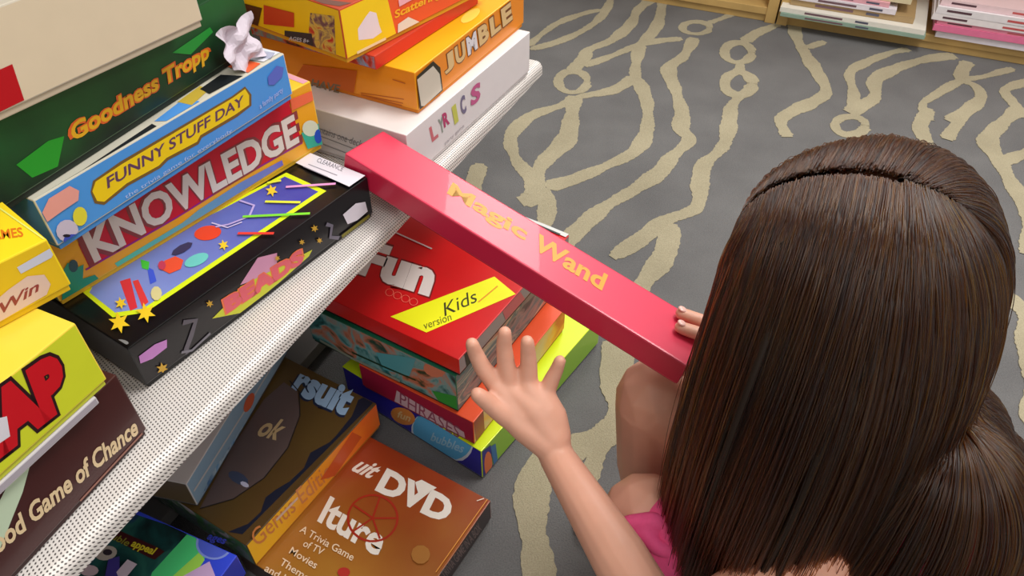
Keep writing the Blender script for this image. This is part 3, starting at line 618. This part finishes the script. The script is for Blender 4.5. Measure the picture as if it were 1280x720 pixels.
# ------------------------------------------------------------ the girl
person = thing('person', 'child with long brown hair in a pink dress crouching and holding the crimson box', 'person', (.36, .42, 0))
OFF = Vector((.36, .42, 0))
def capsules(chains, vox, name, mats, smooth=6, noise=None, parent=person):
    bm = bmesh.new()
    def ball(p, r):
        bmesh.ops.create_icosphere(bm, subdivisions=2, radius=r, matrix=Matrix.Translation(p))
    def cone(p, q, r1, r2):
        d = q-p; L = d.length
        if L < 1e-5: return
        M = Matrix.Translation((p+q)/2) @ d.to_track_quat('Z', 'Y').to_matrix().to_4x4()
        bmesh.ops.create_cone(bm, cap_ends=True, segments=16, radius1=r1, radius2=r2, depth=L, matrix=M)
    for ch in chains:
        for i, (p, r) in enumerate(ch):
            if isinstance(r, tuple):
                M = Matrix.Translation(p) @ r[1]; bmesh.ops.create_icosphere(bm, subdivisions=3, radius=1, matrix=M @ Matrix.Diagonal((*r[0], 1)))
                continue
            ball(p, r)
            if i+1 < len(ch): cone(p, ch[i+1][0], r, ch[i+1][1])
    for v in bm.verts: v.co -= OFF
    me = bpy.data.meshes.new('t'); bm.to_mesh(me); bm.free(); o = bpy.data.objects.new('t', me); C.objects.link(o)
    md = o.modifiers.new('r', 'REMESH'); md.mode = 'VOXEL'; md.voxel_size = vox; md.use_smooth_shade = True
    sm = o.modifiers.new('s', 'SMOOTH'); sm.iterations = smooth; sm.factor = .5
    dg = bpy.context.evaluated_depsgraph_get(); m2 = bpy.data.meshes.new_from_object(o.evaluated_get(dg)); bpy.data.objects.remove(o)
    if noise:
        N = len(m2.vertices); co_ = np.empty(N*3); m2.vertices.foreach_get('co', co_); co_ = co_.reshape(-1, 3)
        nn = np.empty(N*3); m2.vertex_normals.foreach_get('vector', nn); nn = nn.reshape(-1, 3)
        co_ += nn*noise(co_)[:, None]; m2.vertices.foreach_set('co', co_.ravel()); m2.update()
    o2 = link(name, m2, parent, mats)
    for p in m2.polygons: p.use_smooth = True
    return o2
V3 = Vector
Hc = V3((.293, .460, .679))
fh = V3((-.76, .50, -.42)).normalized(); lf_ = V3((0, 0, 1)).cross(fh).normalized(); up = fh.cross(lf_).normalized(); up = (up+lf_*.20).normalized(); lf_ = up.cross(fh).normalized()
HM = Matrix((fh, lf_, up)).transposed().to_4x4()      # columns: forward, her left, up
def hp(f, l, u): return Hc+fh*f+lf_*l+up*u
SK = mat((226, 168, 144), .48, .06, 40, bump=.05, sss=.12, name='skin')
hl = spot(672, 508, .86)
wrL = spot(694, 568, .86); elL = spot(838, 800, .71); shL = V3((.362, .350, .505))
chains = []
chains.append([(V3((.47, .37, .21)), .085), (V3((.43, .39, .33)), .078), (V3((.385, .405, .44)), .080), (V3((.360, .425, .53)), .050), (V3((.325, .448, .59)), .040), (Hc+up*-.03, .040)])
chains.append([(V3((.36, .37, .515)), .045), (V3((.365, .49, .525)), .045)])
shR = V3((.375, .53, .515)); elR = V3((.44, .63, .40))
chains.append([(shL, .040), (elL*.5+shL*.5, .034), (elL, .029), (elL*.6+wrL*.4, .030), (wrL, .0205), (spot(690, 545, .858), .021)])
wrR = spot(925, 405, .795)
chains.append([(shR, .040), (elR*.5+shR*.5, .034), (elR, .029), (elR*.6+wrR*.4, .029), (wrR, .020)])
# legs
kR = V3((.190, .600, .345)); kR = spot(824, 499, .925); aR = V3((.205, .575, .05))
chains.append([(V3((.47, .44, .19)), .080), (V3((.36, .50, .27)), .068), (kR, .055), (kR*.6+aR*.4+V3((.004, -.008, 0)), .055), (aR, .028)])
chains.append([(aR+V3((.02, -.01, -.018)), .026), (aR+V3((-.04, .01, -.022)), .024), (aR+V3((-.09, .035, -.032)), .016)])
kL = spot(808, 650, .865); aL = V3((.25, .36, .05))
chains.append([(V3((.46, .31, .19)), .080), (V3((.33, .37, .26)), .068), (kL, .055), (kL*.5+aL*.5+V3((.012, -.008, 0)), .046), (aL, .028)])
chains.append([(aL+V3((.02, -.01, -.018)), .026), (aL+V3((-.04, .01, -.022)), .024), (aL+V3((-.09, .035, -.032)), .016)])
# left hand: palm and five fingers
P = lambda x, y, d=.86: spot(x, y, d)
chains.append([(P(692, 548, .858), .021), (P(668, 512, .858), .021), (P(640, 490, .857), .0125)])
chains.append([(P(690, 545, .858), .020), (P(682, 515, .857), .019), (P(660, 484, .857), .0125)])
chains.append([(P(694, 545, .858), .019), (P(692, 520, .857), .016), (P(682, 495, .857), .012)])
chains.append([(P(684, 552, .858), .020), (P(650, 520, .858), .018), (P(622, 484, .857), .0115)])
chains.append([(P(686, 556, .856), .019), (P(655, 535, .855), .0165), (P(634, 520, .852), .0125)])
chains.append([(P(622, 484), 0.0118), (P(603, 459, .852), 0.0103), (P(594, 441, .846), 0.0092), (P(590, 430, .838), 0.0081)])
chains.append([(P(638, 484), 0.0118), (P(632, 452, .850), 0.0105), (P(630, 432, .842), 0.0094), (P(631, 416, .833), 0.0082)])
chains.append([(P(660, 482), 0.0118), (P(661, 457, .851), 0.0103), (P(660, 441, .844), 0.0092), (P(659, 427, .836), 0.0081)])
chains.append([(P(682, 492), 0.0110), (P(690, 474, .853), 0.0094), (P(696, 462, .848), 0.0083), (P(700, 451, .842), 0.0072)])
chains.append([(P(634, 520, .852), 0.0140), (P(615, 507, .846), 0.0112), (P(606, 500, .842), 0.0101), (P(597, 493, .838), 0.0090)])
# right hand closing over the end of the wand box
wtop = lambda u, v, h: root.matrix_basis @ V3((u, v, whh+h))
pr = wtop(ww+.045, .045, -.010)
chains.append([(wrR, .020), (pr, .019)])
chains.append([(wrR, .019), (wtop(ww+.035, .015, -.012), .014)]); chains.append([(wrR, .019), (wtop(ww+.028, .068, .0), .014)])
fing = [(.470, .052, .0), (.464, .030, -.0), (.474, .010, 0)]
chains.append([(wtop(ww+.030, .070, .0), .011), (wtop(ww+.010, .068, .014), .0090), (wtop(ww-.018, .064, .0095), .0082), (wtop(ww-.038, .060, .0078), .0074)])
chains.append([(wtop(ww+.030, .050, .0), .011), (wtop(ww+.012, .047, .014), .0090), (wtop(ww-.012, .043, .0095), .0082), (wtop(ww-.030, .039, .0078), .0074)])
chains.append([(wtop(ww+.032, .022, -.004), .0105), (wtop(ww+.026, .020, .012), .0086), (wtop(ww+.012, .016, .0105), .0076), (wtop(ww+.002, .014, .0078), .0068)])
chains.append([(wtop(ww+.032, .082, .0), .0100), (wtop(ww+.020, .090, .010), .0080), (wtop(ww+.004, .096, .006), .0070), (wtop(ww-.008, .097, .000), .0064)])
chains.append([(wtop(ww+.040, .040, -.030), .012), (wtop(ww+.018, .044, -.048), .0100), (wtop(ww-.010, .044, -.0460), .0088)])
# head with face
Rm = HM
chains.append([(hp(.006, 0, .005), ((.083, .067, .083), Rm))])
chains.append([(hp(.030, 0, -.045), ((.052, .050, .058), Rm))])
chains.append([(hp(.055, 0, -.082), .018), (hp(.02, .03, -.07), .016)]); chains.append([(hp(.02, -.03, -.07), .016), (hp(.055, 0, -.082), .018)])
chains.append([(hp(.082, 0, .0), .006), (hp(.094, 0, -.028), .0095)]); chains.append([(hp(.088, .009, -.031), .006), (hp(.088, -.009, -.031), .006)])
chains.append([(hp(.078, .013, -.053), .005), (hp(.082, 0, -.051), .0055), (hp(.078, -.013, -.053), .005)]); chains.append([(hp(.076, .011, -.060), .005), (hp(.080, 0, -.061), .006), (hp(.076, -.011, -.060), .005)])
for s in (1, -1): chains.append([(hp(-.006, s*.070, -.002), ((.014, .005, .022), Rm))])
capsules(chains, .0026, 'body', [SK], 5)
# eyes and brows (the hair hides most of the face from here)
for s in (1, -1):
    bm = bmesh.new(); bmesh.ops.create_uvsphere(bm, u_segments=16, v_segments=10, radius=.0115, matrix=Matrix.Translation(hp(.070, s*.028, .0)-OFF)); me = bpy.data.meshes.new('eye'); bm.to_mesh(me); bm.free(); link('eye', me, person, [mat((236, 232, 228), .2)])
    bm = bmesh.new(); bmesh.ops.create_uvsphere(bm, u_segments=12, v_segments=8, radius=.0055, matrix=Matrix.Translation(hp(.0775, s*.028, .0)-OFF)); me = bpy.data.meshes.new('iris'); bm.to_mesh(me); bm.free(); link('iris', me, person, [mat((70, 44, 26), .2)])
    capsules([[(hp(.076, s*.016, .018), .002), (hp(.077, s*.028, .021), .0024), (hp(.070, s*.042, .017), .0016)]], .001, 'eyebrow', [mat((50, 34, 24), .8)], 1)
# finger nails of the hand on the box
for (u, v) in ((.448, .060), (.456, .039)):
    bm = bmesh.new(); bmesh.ops.create_uvsphere(bm, u_segments=12, v_segments=8, radius=1, matrix=Matrix.Diagonal((.0052, .0044, .0016, 1)))
    me = bpy.data.meshes.new('fingernail'); bm.to_mesh(me); bm.free()
    for p in me.polygons: p.use_smooth = True
    o = link('fingernail', me, person, [mat((240, 190, 180), .25, .02)]); q = wtop(u-.001, v, .0146)
    o.matrix_basis = Matrix.Translation(q-OFF) @ Rw
# pink dress
def folds(co_):
    x, y, z = co_.T
    return .0035*np.sin(x*62+z*40+3*np.sin(y*21))+.0025*np.sin(y*85-x*30+2*np.sin(z*37))+.0012*np.sin(x*170+y*90)
thL = kL*.80+V3((.33, .37, .26))*.20
dress = [[(V3((.48, .37, .22)), .105), (V3((.44, .39, .33)), .092), (V3((.395, .405, .43)), .090), (V3((.36, .41, .50)), .068)],
         [(V3((.47, .31, .21)), .092), (V3((.34, .365, .275)), .086), (thL, .068)],
         [(V3((.47, .43, .21)), .092), (V3((.37, .49, .285)), .082)],
         [(V3((.34, .365, .27)), .084), (V3((.34, .45, .27)), .080)],
         [(V3((.30, .42, .26)), .066), (spot(880, 640, .86), .050), (thL+V3((.01, .0, .01)), .058)],
         [(V3((.36, .335, .515)), .052), (V3((.372, .49, .515)), .052)]]
PINK = mat((238, 84, 142), .75, .06, 300, bump=.15, name='pink_cotton')
capsules(dress, .004, 'dress', [PINK], 8, folds)
# bunched fold along the hem
hem = [spot(792, 664, .815), spot(806, 668, .808), spot(822, 684, .804), spot(848, 694, .802), spot(880, 692, .806), spot(912, 684, .812)]
capsules([[(p, .009) for p in hem], [(spot(786, 655, .815), .010), (spot(815, 652, .812), .011), (spot(845, 660, .815), .010), (spot(870, 655, .82), .009), (spot(905, 630, .83), .009)]], .0025, 'hem_fold', [PINK], 6)
# white dotted shorts showing under the dress
m = bpy.data.materials.new('white_dotted_cotton'); m.use_nodes = True; nt = m.node_tree; b = nt.nodes['Principled BSDF']; b.inputs['Roughness'].default_value = .8
tc = nt.nodes.new('ShaderNodeTexCoord'); vo = nt.nodes.new('ShaderNodeTexVoronoi'); vo.inputs['Scale'].default_value = 90; nt.links.new(tc.outputs['Object'], vo.inputs['Vector'])
r = nt.nodes.new('ShaderNodeValToRGB'); r.color_ramp.elements[0].position = .26; r.color_ramp.elements[0].color = (.02, .02, .02, 1); r.color_ramp.elements[1].position = .3; r.color_ramp.elements[1].color = (.8, .8, .82, 1)
nt.links.new(vo.outputs['Distance'], r.inputs[0]); nt.links.new(r.outputs[0], b.inputs['Base Color'])
capsules([[(spot(838, 642, .868), .016), (spot(856, 634, .868), .022), (spot(880, 618, .868), .024), (V3((.34, .46, .28)), .05)]], .003, 'shorts', [m], 4)

# hair: thousands of strands combed from the parting, draped by gravity over head, neck and back
mh = bpy.data.materials.new('brown_hair'); mh.use_nodes = True; nt = mh.node_tree; b = nt.nodes['Principled BSDF']
b.inputs['Base Color'].default_value = (*lin((38, 26, 19)), 1); b.inputs['Roughness'].default_value = .55; b.inputs['Specular IOR Level'].default_value = .3
mc = bpy.data.materials.new('brown_hair_strands'); mc.use_nodes = True; nt = mc.node_tree; nt.nodes.remove(nt.nodes['Principled BSDF'])
hb = nt.nodes.new('ShaderNodeBsdfHairPrincipled'); hb.parametrization = 'MELANIN'
hb.inputs["Melanin"].default_value = .72; hb.inputs['Melanin Redness'].default_value = .55; hb.inputs['Roughness'].default_value = .28; hb.inputs['Radial Roughness'].default_value = .5
hb.inputs['Random Color'].default_value = .35; hb.inputs['Random Roughness'].default_value = .2; hb.inputs['Coat'].default_value = .35
nt.links.new(hb.outputs[0], nt.nodes['Material Output'].inputs[0])
def drape(roots, dirs, length, layer, steps=46):
    N = len(roots); P_ = roots.copy(); D = dirs.copy(); path = [P_.copy()]
    Hm = np.array([list(fh), list(lf_), list(up)]); rad = np.array([.095, .076, .087]); hc = np.array(Hc)+np.array(up)*.008+np.array(fh)*.010
    st = length/steps
    tors = [(np.array((.44, .39, .33)), .104), (np.array((.40, .405, .42)), .104), (np.array((.365, .41, .50)), .080), (np.array((.36, .35, .512)), .070), (np.array((.372, .50, .512)), .062), (np.array((.48, .37, .22)), .122)]
    w0 = rng.normal(0, 1, (N, 3)); w1 = rng.uniform(0, 6, N)
    for k in range(steps):
        t = k/steps
        D = D*(.80)+np.array([0, 0, -1])*.20*(1+t)+w0*.006*np.sin(w1+t*5)[:, None]
        D /= np.linalg.norm(D, axis=1)[:, None]
        P_ = P_+D*st[:, None]
        q = (P_-hc)@Hm.T; lay_t = layer*min(1, .25+t*7); rr = rad+lay_t[:, None]; s = np.linalg.norm(q/rr, axis=1); ins = s < 1
        # surface normal of the ellipsoid
        g = (q/rr**2); g /= np.linalg.norm(g, axis=1)[:, None]; gw = g@Hm
        P_[ins] = (q[ins]/s[ins][:, None])@Hm+hc
        dn = (D*gw).sum(1); f = ins & (dn < 0); D[f] -= gw[f]*dn[f][:, None]; D[f] /= np.linalg.norm(D[f], axis=1)[:, None]+1e-9
        for c, r_ in tors:
            v = P_-c; L = np.linalg.norm(v, axis=1); ii = L < r_+layer*.6
            nv = v[ii]/L[ii][:, None]; P_[ii] = c+nv*(r_+layer[ii]*.6)[:, None]; D[ii] += nv*.02
            dd = (D[ii]*nv).sum(1); dd = np.minimum(dd, 0); D[ii] -= nv*dd[:, None]
        path.append(P_.copy())
    return np.array(path)          # steps+1, N, 3
def hair_mesh(name, N, rmin, rmax, sides, keep, lay, seedlen=1.0, tone=(0, 1)):
    Hm = np.array([list(fh), list(lf_), list(up)]); rad = np.array([.095, .076, .087]); hc = np.array(Hc)+np.array(up)*.008+np.array(fh)*.010
    k = N
    typ = rng.random(k)**1.0
    phi = np.where(typ < .72, rng.uniform(-62, 62, k), rng.uniform(35, 118, k))*math.pi/180      # along the midline, forehead (-) to nape (+)
    side = np.where(rng.random(k) < .66, 1.0, -1.0)
    off = np.abs(rng.normal(0, .22, k))+np.where(phi < .5, .16 if sides else .035, .0)
    off = np.where(typ > .72, rng.uniform(0, 1.0, k), off)
    off = np.where(typ < .2, rng.uniform(.05, 1.15, k), off)
    layer = np.clip(rng.uniform(*lay, k)-off*.006, .001, 1)
    q = np.stack([-np.sin(phi)*np.cos(off), side*np.sin(off), np.cos(phi)*np.cos(off)], 1)
    roots = (q*(rad+layer[:, None]*.35))@Hm+hc
    dl = np.stack([-np.sin(phi)*-.0-.15*np.ones(k), side*1.0, np.zeros(k)], 1)
    bw = np.clip((phi-.35)/.95, 0, 1)[:, None]; bw = bw*bw*(3-2*bw)
    dl = dl*(1-bw)+bw*np.stack([-np.cos(phi)*1.0, side*(.04+.7*off), -np.sin(phi)*.8], 1)
    dl = dl+np.stack([-np.sin(phi), np.zeros(k), np.cos(phi)], 1)*.12
    dirs = dl@Hm; dirs /= np.linalg.norm(dirs, axis=1)[:, None]
    length = (.385+.305*np.clip((phi+.9)/1.2, 0, 1)+rng.uniform(-.07, .04, k))*seedlen
    path = drape(roots, dirs, length, layer)[::keep]
    S_, K = path.shape[0], k
    if sides == 0:                   # real hair curves
        hc_ = bpy.data.hair_curves.new(name); hc_.add_curves([S_]*K)
        hc_.attributes['position'].data.foreach_set('vector', (path.transpose(1, 0, 2).reshape(-1, 3)-np.array(OFF)).astype(np.float32).ravel())
        ra = hc_.attributes.get('radius') or hc_.attributes.new('radius', 'FLOAT', 'POINT')
        rv = rng.uniform(rmin, rmax, K)[:, None]*np.clip((1-np.linspace(0, 1, S_))*4, .12, 1)[None]
        ra.data.foreach_set('value', rv.astype(np.float32).ravel()); hc_.materials.append(mc)
        o = bpy.data.objects.new(name, hc_); C.objects.link(o); o.parent = person; o['kind'] = 'stuff'; return o
    T = np.gradient(path, axis=0); T /= np.linalg.norm(T, axis=2)[..., None]+1e-9
    ref = np.array([.3, -.8, .5]); n1 = np.cross(T, ref); n1 /= np.linalg.norm(n1, axis=2)[..., None]+1e-9; n2 = np.cross(T, n1)
    tt = np.linspace(0, 1, S_)[:, None]; r_ = rng.uniform(rmin, rmax, K)[None]*np.clip((1-tt)*4, .12, 1)
    ang_ = np.arange(sides)*2*math.pi/sides
    V = path[:, :, None, :]+(n1[:, :, None, :]*np.cos(ang_)[None, None, :, None]+n2[:, :, None, :]*np.sin(ang_)[None, None, :, None])*r_[:, :, None, None]
    V = V.transpose(1, 0, 2, 3).reshape(-1, 3)-np.array(OFF)
    base = (np.arange(K)*S_*sides)[:, None, None]+(np.arange(S_-1)*sides)[None, :, None]
    j = np.arange(sides)[None, None, :]; j2 = (j+1) % sides
    Q = np.stack([base+j, base+j2, base+sides+j2, base+sides+j], -1).reshape(-1, 4)
    me = bpy.data.meshes.new(name); me.vertices.add(len(V)); me.vertices.foreach_set('co', V.ravel())
    me.loops.add(Q.size); me.loops.foreach_set('vertex_index', Q.ravel().astype(np.int32)); me.polygons.add(len(Q))
    me.polygons.foreach_set('loop_start', (np.arange(len(Q))*4).astype(np.int32)); me.polygons.foreach_set('loop_total', np.full(len(Q), 4, np.int32))
    me.update(); me.validate()
    at_ = me.attributes.new('tone', 'FLOAT', 'POINT'); tv = rng.uniform(*tone, K)**1.6
    at_.data.foreach_set('value', np.repeat(tv, S_*sides).astype(np.float32))
    me.polygons.foreach_set('use_smooth', np.ones(len(Q), bool))
    o = link(name, me, person, [mh]); o['kind'] = 'stuff'; return o
hair_mesh('hair', 1200, .0025, .004, 5, 3, (.001, .007), .95, (.2, .5))
hair_mesh('hair_strands', 42000, .00022, .0004, 0, 2, (.003, .017), 1.0, (0, 1))
